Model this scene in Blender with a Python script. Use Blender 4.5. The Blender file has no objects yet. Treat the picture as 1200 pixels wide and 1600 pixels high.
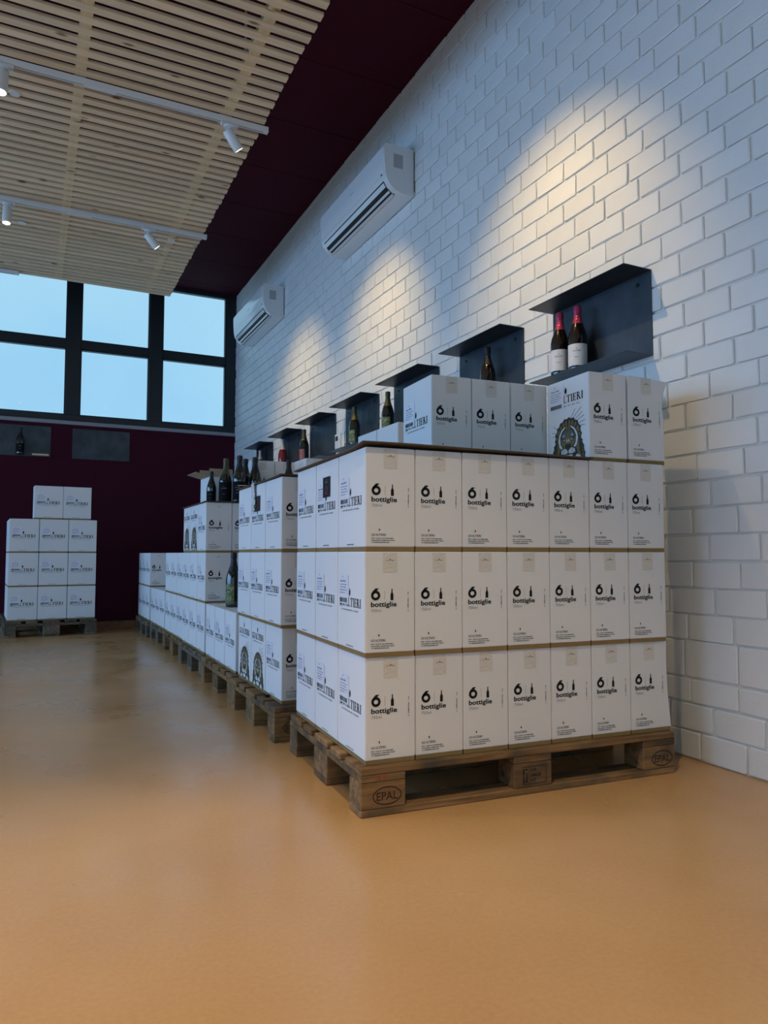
import bpy, bmesh, math, random
from mathutils import Vector, Matrix, Euler

random.seed(7)
SC = bpy.context.scene
COL = SC.collection

# ------------------------------------------------------------------ camera
CAMP = Vector((-.893, -1.9809, .7772))
YAW, PITCH, ROLL, FPX = .4547, .058, .001, 1130.24
_f0 = Vector((math.sin(YAW), math.cos(YAW), 0)); _r0 = Vector((math.cos(YAW), -math.sin(YAW), 0)); _u0 = Vector((0, 0, 1))
FW = _f0*math.cos(PITCH) + _u0*math.sin(PITCH); _u1 = _u0*math.cos(PITCH) - _f0*math.sin(PITCH)
RT = _r0*math.cos(ROLL) + _u1*math.sin(ROLL); UP = _u1*math.cos(ROLL) - _r0*math.sin(ROLL)
cam_d = bpy.data.cameras.new('camera'); cam = bpy.data.objects.new('camera', cam_d); COL.objects.link(cam)
cam_d.sensor_fit = 'HORIZONTAL'; cam_d.sensor_width = 36; cam_d.lens = 36*FPX/1200
cam_d.clip_start = .05; cam_d.clip_end = 200
m = Matrix((RT, UP, -FW)).transposed().to_4x4(); m.translation = CAMP
cam.matrix_world = m
SC.camera = cam

def at(px, py, ax, v):
    """point on the axis plane (ax = v) that the photo pixel looks at"""
    d = FW + RT*((px-600)/FPX) - UP*((py-800)/FPX)
    t = (v - CAMP[ax]) / d[ax]
    return CAMP + d*t

# ------------------------------------------------------------------ colour management, world, daylight
SC.view_settings.view_transform = 'Standard'; SC.view_settings.look = 'None'
SC.view_settings.gamma = 1; SC.view_settings.use_curve_mapping = False
SC.view_settings.exposure = -.28
SC.cycles.use_denoising = True
SC.cycles.max_bounces = 8; SC.cycles.diffuse_bounces = 4; SC.cycles.caustics_reflective = False; SC.cycles.caustics_refractive = False
SC.cycles.sample_clamp_indirect = 6

wd = bpy.data.worlds.new('sky'); SC.world = wd; wd.use_nodes = True
nt = wd.node_tree; nt.nodes.clear()
o_ = nt.nodes.new('ShaderNodeOutputWorld'); b_ = nt.nodes.new('ShaderNodeBackground')
tc_ = nt.nodes.new('ShaderNodeTexCoord'); nz_ = nt.nodes.new('ShaderNodeTexNoise'); rp_ = nt.nodes.new('ShaderNodeValToRGB')
nz_.inputs['Scale'].default_value = 2.2; nz_.inputs['Detail'].default_value = 4
rp_.color_ramp.elements[0].position = .35; rp_.color_ramp.elements[0].color = (.36, .69, .98, 1)
rp_.color_ramp.elements[1].position = .7; rp_.color_ramp.elements[1].color = (.52, .83, 1.0, 1)
nt.links.new(tc_.outputs['Generated'], nz_.inputs['Vector']); nt.links.new(nz_.outputs['Fac'], rp_.inputs['Fac'])
nt.links.new(rp_.outputs['Color'], b_.inputs['Color']); nt.links.new(b_.outputs[0], o_.inputs[0])
b_.inputs['Strength'].default_value = 1.2

# room dimensions (metres)
W = 1.399; D = 6.985; H = 4.063; XL = -6.2; YN = -6.0

def area(name, loc, rot, sx, sy, power, col):
    l = bpy.data.lights.new(name, 'AREA'); l.shape = 'RECTANGLE'; l.size = sx; l.size_y = sy
    l.energy = power; l.color = col
    o = bpy.data.objects.new(name, l); o.location = loc; o.rotation_euler = rot; COL.objects.link(o)
    return o
# daylight entering by the glazed left side of the room
area('daylight_left_glazing', (XL+.10, 2.6, 1.75), (0, -math.radians(68), 0), 2.4, 8.0, 325, (.28, .53, 1.0))
area('warm_fill_behind', (-2.4, YN+.06, 1.9), (math.pi/2, 0, 0), 6.0, 3.0, 12, (1.0, .82, .62))  # unseen fill lamp, added to warm the carton fronts

# ------------------------------------------------------------------ materials
def mat(name, col=(.8, .8, .8), rough=.5, metal=0, spec=.5, coat=0, bump=None, var=None, rnd=0, emit=None, extra=None):
    """bump=(scale,strength,detail)  var=(scale, colour2, low, high)  rnd = value jitter per object"""
    M = bpy.data.materials.new(name); M.use_nodes = True
    n = M.node_tree; p = n.nodes['Principled BSDF']
    p.inputs['Base Color'].default_value = (*col, 1); p.inputs['Roughness'].default_value = rough
    p.inputs['Metallic'].default_value = metal; p.inputs['Specular IOR Level'].default_value = spec
    p.inputs['Coat Weight'].default_value = coat; p.inputs['Coat Roughness'].default_value = .15
    tc = n.nodes.new('ShaderNodeTexCoord')
    src = None
    if var:
        nz = n.nodes.new('ShaderNodeTexNoise'); nz.inputs['Scale'].default_value = var[0]; nz.inputs['Detail'].default_value = 6
        n.links.new(tc.outputs['Object'], nz.inputs['Vector'])
        rp = n.nodes.new('ShaderNodeValToRGB'); rp.color_ramp.elements[0].position = var[2]; rp.color_ramp.elements[1].position = var[3]
        rp.color_ramp.elements[0].color = (*col, 1); rp.color_ramp.elements[1].color = (*var[1], 1)
        n.links.new(nz.outputs['Fac'], rp.inputs['Fac']); src = rp.outputs['Color']
    if rnd:
        oi = n.nodes.new('ShaderNodeObjectInfo'); hs = n.nodes.new('ShaderNodeHueSaturation'); mr = n.nodes.new('ShaderNodeMapRange')
        mr.inputs['To Min'].default_value = 1-rnd; mr.inputs['To Max'].default_value = 1+rnd
        n.links.new(oi.outputs['Random'], mr.inputs['Value']); n.links.new(mr.outputs[0], hs.inputs['Value'])
        hs.inputs['Color'].default_value = (*col, 1)
        if src: n.links.new(src, hs.inputs['Color'])
        src = hs.outputs['Color']
    if src: n.links.new(src, p.inputs['Base Color'])
    if bump:
        bz = n.nodes.new('ShaderNodeTexNoise'); bz.inputs['Scale'].default_value = bump[0]; bz.inputs['Detail'].default_value = bump[2]
        n.links.new(tc.outputs['Object'], bz.inputs['Vector'])
        bp = n.nodes.new('ShaderNodeBump'); bp.inputs['Strength'].default_value = bump[1]; bp.inputs['Distance'].default_value = .01
        n.links.new(bz.outputs['Fac'], bp.inputs['Height']); n.links.new(bp.outputs[0], p.inputs['Normal'])
    if emit:
        p.inputs['Emission Color'].default_value = (*emit[0], 1); p.inputs['Emission Strength'].default_value = emit[1]
    return M

def wood_mat(name, c1, c2, cknot, axis_scale, rough=.6, rnd=.18, dirt=None):
    """grain stretched along x of the object, knots, optional grey dirt"""
    M = bpy.data.materials.new(name); M.use_nodes = True
    n = M.node_tree; p = n.nodes['Principled BSDF']; p.inputs['Roughness'].default_value = rough
    p.inputs['Specular IOR Level'].default_value = .3
    tc = n.nodes.new('ShaderNodeTexCoord'); oi = n.nodes.new('ShaderNodeObjectInfo')
    ad = n.nodes.new('ShaderNodeVectorMath'); ad.operation = 'ADD'
    sc = n.nodes.new('ShaderNodeVectorMath'); sc.operation = 'SCALE'; sc.inputs[0].default_value = (17, 9, 5)
    n.links.new(oi.outputs['Random'], sc.inputs['Scale'])
    n.links.new(tc.outputs['Object'], ad.inputs[0]); n.links.new(sc.outputs[0], ad.inputs[1])
    mp = n.nodes.new('ShaderNodeMapping'); mp.inputs['Scale'].default_value = axis_scale
    n.links.new(ad.outputs[0], mp.inputs['Vector'])
    nz = n.nodes.new('ShaderNodeTexNoise'); nz.inputs['Scale'].default_value = 1; nz.inputs['Detail'].default_value = 5; nz.inputs['Distortion'].default_value = .6
    n.links.new(mp.outputs[0], nz.inputs['Vector'])
    rp = n.nodes.new('ShaderNodeValToRGB'); rp.color_ramp.elements[0].position = .3; rp.color_ramp.elements[1].position = .72
    rp.color_ramp.elements[0].color = (*c1, 1); rp.color_ramp.elements[1].color = (*c2, 1)
    n.links.new(nz.outputs['Fac'], rp.inputs['Fac'])
    vo = n.nodes.new('ShaderNodeTexVoronoi'); vo.inputs['Scale'].default_value = 1
    mp2 = n.nodes.new('ShaderNodeMapping'); mp2.inputs['Scale'].default_value = (3.2, 9, 9)
    n.links.new(ad.outputs[0], mp2.inputs['Vector']); n.links.new(mp2.outputs[0], vo.inputs['Vector'])
    kr = n.nodes.new('ShaderNodeValToRGB'); kr.color_ramp.elements[0].position = .05; kr.color_ramp.elements[1].position = .13
    kr.color_ramp.elements[0].color = (1, 1, 1, 1); kr.color_ramp.elements[1].color = (0, 0, 0, 1)
    n.links.new(vo.outputs['Distance'], kr.inputs['Fac'])
    mx = n.nodes.new('ShaderNodeMix'); mx.data_type = 'RGBA'; mx.inputs['B'].default_value = (*cknot, 1)
    n.links.new(kr.outputs['Color'], mx.inputs['Factor']); n.links.new(rp.outputs['Color'], mx.inputs['A'])
    src = mx.outputs['Result']
    if dirt:
        dz = n.nodes.new('ShaderNodeTexNoise'); dz.inputs['Scale'].default_value = 7; dz.inputs['Detail'].default_value = 5
        n.links.new(ad.outputs[0], dz.inputs['Vector'])
        dr = n.nodes.new('ShaderNodeValToRGB'); dr.color_ramp.elements[0].position = .48; dr.color_ramp.elements[1].position = .72
        n.links.new(dz.outputs['Fac'], dr.inputs['Fac'])
        m2 = n.nodes.new('ShaderNodeMix'); m2.data_type = 'RGBA'; m2.inputs['B'].default_value = (*dirt, 1)
        n.links.new(dr.outputs['Color'], m2.inputs['Factor']); n.links.new(src, m2.inputs['A']); src = m2.outputs['Result']
    hs = n.nodes.new('ShaderNodeHueSaturation'); mr = n.nodes.new('ShaderNodeMapRange')
    mr.inputs['To Min'].default_value = 1-rnd; mr.inputs['To Max'].default_value = 1+rnd
    n.links.new(oi.outputs['Random'], mr.inputs['Value']); n.links.new(mr.outputs[0], hs.inputs['Value'])
    n.links.new(src, hs.inputs['Color']); n.links.new(hs.outputs['Color'], p.inputs['Base Color'])
    bp = n.nodes.new('ShaderNodeBump'); bp.inputs['Strength'].default_value = .35; bp.inputs['Distance'].default_value = .004
    n.links.new(nz.outputs['Fac'], bp.inputs['Height']); n.links.new(bp.outputs[0], p.inputs['Normal'])
    return M

M = {}
M['brick'] = mat('white_painted_brick', (.74, .74, .72), .5, bump=(70, .16, 4), var=(3, (.80, .80, .79), .3, .75), rnd=.035)
M['mortar'] = mat('white_painted_mortar', (.70, .70, .68), .6, bump=(45, .5, 5))
M['maroon'] = mat('maroon_paint', (.052, .0058, .0155), .8, spec=.15, bump=(120, .1, 3))
M['ceil'] = mat('maroon_ceiling_paint', (.062, .0075, .018), .85, spec=.12, bump=(120, .1, 3))
M['plaster'] = mat('white_plaster', (.72, .71, .69), .7)
M['alu'] = mat('anthracite_aluminium', (.012, .017, .020), .45)
M['sill'] = mat('grey_stone_sill', (.30, .28, .30), .6)
M['carton'] = mat('white_corrugated_carton', (.80, .80, .80), .55, spec=.25, bump=(14, .12, 2), rnd=.02)
M['kraft'] = mat('brown_kraft_board', (.25, .165, .065), .75, spec=.2, var=(9, (.31, .205, .085), .3, .7))
M['kraft_pale'] = mat('pale_kraft_board', (.36, .28, .19), .75, spec=.2, var=(9, (.44, .34, .24), .3, .7))
M['sheet'] = mat('brown_layer_board', (.085, .06, .038), .8, spec=.2, var=(8, (.12, .085, .055), .3, .7))
M['ink'] = mat('black_ink', (.012, .012, .012), .6, spec=.2)
M['ink_grey'] = mat('grey_ink', (.30, .30, .31), .6, spec=.2)
M['tape'] = mat('packing_tape', (.71, .675, .62), .35, spec=.4, bump=(80, .3, 3))
M['label'] = mat('white_shipping_label', (.80, .82, .88), .4)
M['ink_blue'] = mat('blue_grey_label_print', (.22, .24, .36), .6)
M['black_sticker'] = mat('black_sticker', (.014, .014, .016), .35)
M['red'] = mat('red_print', (.35, .03, .02), .5)
M['tiger_olive'] = mat('tiger_olive', (.19, .15, .06), .6)
M['tiger_dark'] = mat('tiger_dark_brown', (.035, .028, .018), .6)
M['tiger_white'] = mat('tiger_cream_white', (.66, .68, .66), .6)
M['tiger_grey'] = mat('tiger_blue_grey', (.10, .13, .18), .6)
M['steel'] = mat('dark_blued_steel', (.045, .055, .066), .45, metal=.7, var=(7, (.085, .10, .12), .3, .75), bump=(30, .06, 4))
M['screw'] = mat('black_screw', (.01, .01, .01), .4, metal=.6)
M['ac'] = mat('white_plastic', (.78, .78, .78), .14, coat=.4)
M['ac_grey'] = mat('light_grey_plastic', (.42, .42, .43), .5)
M['slot'] = mat('dark_outlet', (.012, .012, .012), .6)
M['white_metal'] = mat('white_lacquered_metal', (.72, .72, .72), .35)
M['lens_on'] = mat('lit_lamp_lens', (.9, .9, .85), .3, emit=((1, .88, .66), 12))
M['lens_dim'] = mat('lamp_lens', (.8, .78, .7), .3, emit=((1, .88, .66), 3))
M['glass_dark'] = mat('dark_green_bottle_glass', (.006, .010, .007), .06, spec=.7, coat=.5)
M['glass_brown'] = mat('black_brown_bottle_glass', (.006, .0035, .003), .06, spec=.7, coat=.5)
M['wine_red'] = mat('rosé_bottle_glass', (.16, .012, .012), .06, spec=.7, coat=.4)
M['foil_pink'] = mat('pink_foil', (.42, .035, .10), .38, metal=.3, bump=(120, .5, 2))
M['foil_black'] = mat('black_foil', (.012, .012, .013), .4, metal=.2, bump=(120, .4, 2))
M['foil_gold'] = mat('gold_green_foil', (.10, .09, .04), .35, metal=.5, bump=(120, .4, 2))
M['foil_white'] = mat('pale_foil', (.45, .45, .44), .4, metal=.3, bump=(120, .4, 2))
M['paper_white'] = mat('white_label_paper', (.74, .72, .72), .6)
M['paper_green'] = mat('green_label_paper', (.09, .12, .04), .6, var=(60, (.25, .29, .15), .45, .6))
M['paper_black'] = mat('black_label_paper', (.010, .010, .011), .8, spec=.1)
M['paper_rose'] = mat('rose_label_paper', (.35, .12, .10), .6)
M['plastic_wrap'] = mat('clear_bubble_wrap', (.75, .78, .8), .2, spec=.7, bump=(150, .9, 2))
M['screen'] = mat('dark_display', (.02, .03, .035), .2)
M['batten'] = wood_mat('yellow_pine_batten', (.66, .48, .25), (.80, .62, .36), (.28, .15, .07), (30, 1.2, 30), .55, .05)
M['pine'] = wood_mat('pine_slat', (.72, .53, .33), (.86, .67, .45), (.28, .15, .07), (1.2, 30, 30), .55, .10)
M['pallet'] = wood_mat('weathered_pallet_wood', (.13, .068, .028), (.31, .185, .082), (.08, .04, .02), (3, 40, 40), .8, .30, dirt=(.075, .06, .04))
M['pallet_grey'] = wood_mat('grey_weathered_pallet_wood', (.10, .072, .045), (.22, .17, .115), (.06, .045, .03), (3, 40, 40), .85, .30, dirt=(.07, .065, .05))
M['brand'] = mat('burnt_brand_ink', (.035, .014, .008), .8)
M['brand_black'] = mat('black_brand_ink', (.012, .010, .009), .8)

# glass panes: clear, slightly mirroring
def glass_mat():
    g = bpy.data.materials.new('window_glass'); g.use_nodes = True
    n = g.node_tree; n.nodes.clear()
    o = n.nodes.new('ShaderNodeOutputMaterial'); t = n.nodes.new('ShaderNodeBsdfTransparent'); gl = n.nodes.new('ShaderNodeBsdfGlossy')
    gl.inputs['Roughness'].default_value = .02; mx = n.nodes.new('ShaderNodeMixShader'); fr = n.nodes.new('ShaderNodeFresnel'); fr.inputs['IOR'].default_value = 1.3
    t.inputs['Color'].default_value = (.96, .98, .98, 1)
    n.links.new(fr.outputs[0], mx.inputs['Fac']); n.links.new(t.outputs[0], mx.inputs[1]); n.links.new(gl.outputs[0], mx.inputs[2]); n.links.new(mx.outputs[0], o.inputs[0])
    return g
M['glass'] = glass_mat()

# floor: polished tan resin with cloudy trowel marks
def floor_mat():
    g = mat('tan_resin_floor', (.46, .25, .10), .3)
    n = g.node_tree; p = n.nodes['Principled BSDF']
    tc = n.nodes.new('ShaderNodeTexCoord')
    def noise(scale, detail, dist=0):
        z = n.nodes.new('ShaderNodeTexNoise'); z.inputs['Scale'].default_value = scale; z.inputs['Detail'].default_value = detail; z.inputs['Distortion'].default_value = dist
        n.links.new(tc.outputs['Object'], z.inputs['Vector']); return z.outputs['Fac']
    rp = n.nodes.new('ShaderNodeValToRGB'); rp.color_ramp.elements[0].position = .1; rp.color_ramp.elements[1].position = .9
    rp.color_ramp.elements[0].color = (.46, .235, .080, 1); rp.color_ramp.elements[1].color = (.70, .42, .185, 1)
    ad = n.nodes.new('ShaderNodeMix'); ad.inputs['Factor'].default_value = .35
    n.links.new(noise(1.6, 3), ad.inputs['A']); n.links.new(noise(90, 3), ad.inputs['B'])
    n.links.new(ad.outputs['Result'], rp.inputs['Fac']); n.links.new(rp.outputs[0], p.inputs['Base Color'])
    mr = n.nodes.new('ShaderNodeMapRange'); mr.interpolation_type = 'SMOOTHSTEP'; mr.inputs['From Min'].default_value = .2; mr.inputs['From Max'].default_value = .8
    mr.inputs['To Min'].default_value = .20; mr.inputs['To Max'].default_value = .46
    n.links.new(noise(2.4, 3), mr.inputs['Value']); n.links.new(mr.outputs[0], p.inputs['Roughness'])
    p.inputs['Specular IOR Level'].default_value = .5; p.inputs['Coat Weight'].default_value = .35; p.inputs['Coat Roughness'].default_value = .2
    return g
M['floor'] = floor_mat()

# ------------------------------------------------------------------ mesh helpers
class MB:
    """collects 3-D shapes for ONE mesh part"""
    def __init__(s): s.v = []; s.f = []; s.m = []
    def add(s, vs, fs, mi=0):
        b = len(s.v); s.v += [tuple(x) for x in vs]; s.f += [tuple(b+i for i in f) for f in fs]; s.m += [mi]*len(fs); return s
    def box(s, x0, y0, z0, x1, y1, z1, mi=0):
        return s.add([(x0,y0,z0),(x1,y0,z0),(x1,y1,z0),(x0,y1,z0),(x0,y0,z1),(x1,y0,z1),(x1,y1,z1),(x0,y1,z1)],
                     [(0,3,2,1),(4,5,6,7),(0,1,5,4),(1,2,6,5),(2,3,7,6),(3,0,4,7)], mi)
    def lathe(s, prof, n=24, mi=0, c=(0,0,0)):
        vs = []; fs = []
        for r, z in prof:
            for k in range(n):
                a = 2*math.pi*k/n; vs.append((c[0]+r*math.cos(a), c[1]+r*math.sin(a), c[2]+z))
        for i in range(len(prof)-1):
            for k in range(n):
                fs.append((i*n+k, i*n+(k+1)%n, (i+1)*n+(k+1)%n, (i+1)*n+k))
        fs.append(tuple(range(n))[::-1]); fs.append(tuple((len(prof)-1)*n+k for k in range(n)))
        return s.add(vs, fs, mi)
    def mesh(s, name, mats, smooth=False, bevel=0, seg=1):
        me = bpy.data.meshes.new(name); me.from_pydata(s.v, [], s.f)
        for x in mats: me.materials.append(x)
        for p, i in zip(me.polygons, s.m): p.material_index = i
        bm = bmesh.new(); bm.from_mesh(me)
        if bevel:
            bmesh.ops.bevel(bm, geom=bm.edges[:], offset=bevel, segments=seg, affect='EDGES', profile=.5, clamp_overlap=True)
        bmesh.ops.recalc_face_normals(bm, faces=bm.faces[:])
        bm.to_mesh(me); bm.free()
        if smooth:
            for p in me.polygons: p.use_smooth = True
            try: me.set_sharp_from_angle(angle=math.radians(38))
            except Exception: pass
        me.update(); return me

def new(name, me, parent=None, loc=(0,0,0), rz=0):
    o = bpy.data.objects.new(name, me); COL.objects.link(o)
    o.location = loc; o.rotation_euler = (0, 0, rz)
    if parent: o.parent = parent
    return o
def tag(o, label=None, cat=None, group=None, kind=None):
    if label: o['label'] = label
    if cat: o['category'] = cat
    if group: o['group'] = group
    if kind: o['kind'] = kind
    return o
def boxpart(name, parent, a, b, mt, bevel=0, loc=(0,0,0), rz=0):
    return new(name, MB().box(*a, *b).mesh(name, [mt], bevel=bevel), parent, loc, rz)
def struct(name, me): return tag(new(name, me), kind='structure')

# ------------------------------------------------------------------ flat print helpers (2-D, metres)
class Ink:
    def __init__(s): s.v = []; s.f = []; s.m = []; s.l = []
    def poly(s, pts, mi=0, lift=0):
        b = len(s.v); s.v += [(x, y, lift) for x, y in pts]; s.f.append(tuple(range(b, b+len(pts)))); s.m.append(mi); return s
    def rect(s, x0, y0, x1, y1, mi=0, lift=0): return s.poly([(x0,y0),(x1,y0),(x1,y1),(x0,y1)], mi, lift)
    def line(s, pts, w, mi=0, lift=0):
        for (x0,y0),(x1,y1) in zip(pts, pts[1:]):
            L = math.hypot(x1-x0, y1-y0) or 1e-9; nx, ny = -(y1-y0)/L*w/2, (x1-x0)/L*w/2
            s.poly([(x0-nx,y0-ny),(x1-nx,y1-ny),(x1+nx,y1+ny),(x0+nx,y0+ny)], mi, lift)
        return s
    def ring(s, cx, cy, rx, ry, w, mi=0, lift=0, a0=0, a1=360, n=24):
        pts = [(math.radians(a0+(a1-a0)*k/n)) for k in range(n+1)]
        for p, q in zip(pts, pts[1:]):
            s.poly([(cx+(rx-w)*math.cos(p), cy+(ry-w)*math.sin(p)), (cx+rx*math.cos(p), cy+ry*math.sin(p)),
                    (cx+rx*math.cos(q), cy+ry*math.sin(q)), (cx+(rx-w)*math.cos(q), cy+(ry-w)*math.sin(q))], mi, lift)
        return s
    def merge(s, o, ox=0, oy=0, sc=1, mi=None, rot=False, lift=0):
        b = len(s.v)
        for x, y, l in o.v:
            if rot: x, y = -y, x
            s.v.append((ox+x*sc, oy+y*sc, l+lift))
        s.f += [tuple(b+i for i in f) for f in o.f]; s.m += [mi if mi is not None else k for k in o.m]; return s
    def text(s, body, x, y, h, mi=0, bold=0, width=None, rot=False, lift=0):
        vs, fs = glyphs(body, bold)
        xs = [v[0] for v in vs]; x0, x1 = min(xs), max(xs)
        sx = h if width is None else width/(x1-x0)
        b = len(s.v)
        for vx, vy in vs:
            u, v = (vx-x0)*sx, vy*h
            if rot: u, v = -v, u
            s.v.append((x+u, y+v, lift))
        s.f += [tuple(b+i for i in f) for f in fs]; s.m += [mi]*len(fs); return s
    def fine(s, x, y, h, width, mi=0, rot=False):
        """print too fine to read in the photo: a row of tiny letter-like marks"""
        r = random.Random(int(width*1e6)+int(y*1e5)); u = 0
        while u < width:
            w = h*r.uniform(.35, .7)
            if r.random() > .14:
                k = h*r.choice((.72, .72, 1.0))
                q = [(u, 0), (min(u+w, width), 0), (min(u+w, width), k), (u, k)]
                s.poly([(x-b, y+a) if rot else (x+a, y+b) for a, b in q], mi)
            u += w+h*.22
        return s
    def mesh(s, name, mats, fn, eps=.0004):
        me = bpy.data.meshes.new(name); me.from_pydata([fn(x, y, eps+l) for x, y, l in s.v], [], s.f)
        for x in mats: me.materials.append(x)
        for p, i in zip(me.polygons, s.m): p.material_index = i
        me.update(); return me
_gc = {}
def glyphs(body, bold):
    """outline lettering as triangles, cap height about 1"""
    k = (body, bold)
    if k not in _gc:
        c = bpy.data.curves.new('lettering', 'FONT'); c.body = body; c.size = 1.38; c.offset = bold; c.resolution_u = 3
        o = bpy.data.objects.new('lettering', c); me = bpy.data.meshes.new_from_object(o)
        _gc[k] = ([(v.co.x, v.co.y) for v in me.vertices], [tuple(p.vertices) for p in me.polygons])
        bpy.data.objects.remove(o); bpy.data.meshes.remove(me); bpy.data.curves.remove(c)
    return _gc[k]

def serif_word(word):
    """serif capitals drawn with plain strokes, cap height 1"""
    I = Ink(); x = 0; S = .20; T = .07; B = .06
    for ch in word:
        def stem(a): I.rect(x+a, 0, x+a+S, 1); I.rect(x+a-.1, 0, x+a+S+.1, B); I.rect(x+a-.1, 1-B, x+a+S+.1, 1)
        if ch == 'I': stem(.12); w = .44
        elif ch == 'T':
            I.rect(x+.32, 0, x+.32+S, 1); I.rect(x+.2, 0, x+.64, B); I.rect(x, 1-T, x+.84, 1); I.poly([(x,.72),(x+.05,.72),(x+.12,1),(x,1)]); I.poly([(x+.79,.72),(x+.84,.72),(x+.84,1),(x+.72,1)]); w = .88
        elif ch == 'E':
            stem(.12); I.rect(x+.3, 0, x+.7, T); I.rect(x+.3, 1-T, x+.68, 1); I.rect(x+.3, .47, x+.56, .47+T)
            I.rect(x+.54, .34, x+.59, .68); I.poly([(x+.66,0),(x+.74,.28),(x+.7,.28),(x+.56,0)]); I.poly([(x+.68,1),(x+.68,.74),(x+.64,.74),(x+.56,1)]); w = .78
        elif ch == 'L':
            stem(.12); I.rect(x+.3, 0, x+.7, T); I.poly([(x+.66,0),(x+.74,.3),(x+.7,.3),(x+.56,0)]); w = .78
        elif ch == 'R':
            stem(.12); I.ring(x+.32, .74, .34, .26, .12, a0=-90, a1=90, n=10); I.rect(x+.3, .48, x+.36, .54); I.rect(x+.3, 1-T, x+.36, 1)
            I.poly([(x+.36,.5),(x+.56,.5),(x+.88,0),(x+.64,0)]); I.rect(x+.6, 0, x+.92, B); w = .94
        elif ch == 'A':
            I.poly([(x+.10,0),(x+.17,0),(x+.47,1),(x+.40,1)]); I.poly([(x+.40,1),(x+.52,1),(x+.86,0),(x+.63,0)]); I.rect(x+.2, .3, x+.66, .3+T); I.rect(x, 0, x+.28, B); I.rect(x+.55, 0, x+.95, B); w = .97
        elif ch == 'U':
            I.rect(x+.12, .3, x+.12+S, 1); I.rect(x, 1-B, x+.44, 1); I.rect(x+.72, .3, x+.72+T, 1); I.rect(x+.6, 1-B, x+.92, 1); I.ring(x+.455, .3, .335, .3, .12, a0=180, a1=360, n=12); w = .96
        elif ch == 'G':
            I.ring(x+.5, .5, .48, .5, .15, a0=45, a1=350, n=22); I.rect(x+.72, .05, x+.92, .46); I.rect(x+.6, .42, x+1.0, .48); w = 1.06
        else: w = .5
        x += w
    return I, x
WORD, WORDW = serif_word('GUALTIERI')
def leaf(I, cx, cy, h, mi=0):
    w = h*.42
    I.poly([(cx-.1*w, cy), (cx+.55*w, cy+.25*h), (cx+.6*w, cy+.6*h), (cx+.1*w, cy+h), (cx-.5*w, cy+.65*h), (cx-.55*w, cy+.3*h)], mi)
def bottle_icon(I, cx, y0, h, w, mi=0):
    I.poly([(cx-w/2,y0),(cx+w/2,y0),(cx+w/2,y0+.5*h),(cx+.2*w,y0+.68*h),(cx+.17*w,y0+h),(cx-.17*w,y0+h),(cx-.2*w,y0+.68*h),(cx-w/2,y0+.5*h)], mi)

# ------------------------------------------------------------------ ROOM SHELL
struct('floor', MB().box(XL, YN, -.12, W+.02, D+.02, 0).mesh('floor', [M['floor']]))
ceil = struct('ceiling', MB().box(XL, YN, H, W+.2, D+.088, H+.15).mesh('ceiling', [M['ceil']]))
for k in range(12):   # butted ceiling boards, seams recessed between them
    yy = -1.2 + k*.72
    boxpart('ceiling_board', ceil, (.0, yy, H-.008), (W-.002, min(yy+.714, D-.012), H), M['ceil'], .002)
wall_r = struct('wall_right', MB().box(W+.0005, YN, 0, W+.2, D+.02, H).mesh('wall_right', [M['mortar']]))
# brick meshes: chamfered, slightly uneven, proud of the mortar
def brick_mesh(w, h, seed):
    r = random.Random(seed); P = []
    c = .006
    base = [(-w/2, -h/2+c), (-w/2+c, -h/2), (w/2-c, -h/2), (w/2, -h/2+c), (w/2, h/2-c), (w/2-c, h/2), (-w/2+c, h/2), (-w/2, h/2-c)]
    mid = (0, -h/2), (0, h/2)
    def ring(inset, depth, j):
        out = []
        for x, y in base:
            sx = (abs(x)-inset)/abs(x); sy = (abs(y)-inset)/abs(y)
            out.append((x*sx + r.uniform(-j, j), y*sy + r.uniform(-j, j), depth))
        return out
    rings = [ring(0, 0, .0004), ring(.0006, .0066, .0019), ring(.0040, .0092, .0021)]
    vs = []; fs = []
    for g in rings: vs += [(-d, x, y) for x, y, d in g]
    for i in range(2):
        for k in range(8): fs.append((i*8+k, i*8+(k+1) % 8, (i+1)*8+(k+1) % 8, (i+1)*8+k))
    fs.append(tuple(16+k for k in range(8)))
    return vs, fs
BP = .2075   # brick length pitch
courses = [0, .106, .209, .303, .448]
while courses[-1] < H-.03: courses.append(courses[-1]+.1018)
courses[-1] = H
cells = []
for i, (z0, z1) in enumerate(zip(courses, courses[1:])):
    pitch = BP if i != 3 else .232
    y = -1.6 + (.0 if i % 2 else -BP/2) + random.uniform(-.012, .012) + .053
    while y < D-.01:
        L = pitch*random.uniform(.965, 1.035)
        y1 = min(y+L, D)
        if y1-y > .04: cells.append((y, y1, z0, z1))
        y = y1
def seen(c):
    y = (c[0]+c[1])/2; z = (c[2]+c[3])/2
    d = Vector((W, y, z))-CAMP; zz = d.dot(FW)
    u = 600+FPX*d.dot(RT)/zz; v = 800-FPX*d.dot(UP)/zz
    hid = (u < 1040 and 700 < v < 1290 and y > .12) or (865 < u < 1020 and 440 < v < 560)
    return zz if (-20 < u < 1225 and -40 < v < 1290 and not hid) else zz+100
cells.sort(key=seen)
VAR = {}
mass = MB()
rb = random.Random(3)
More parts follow.
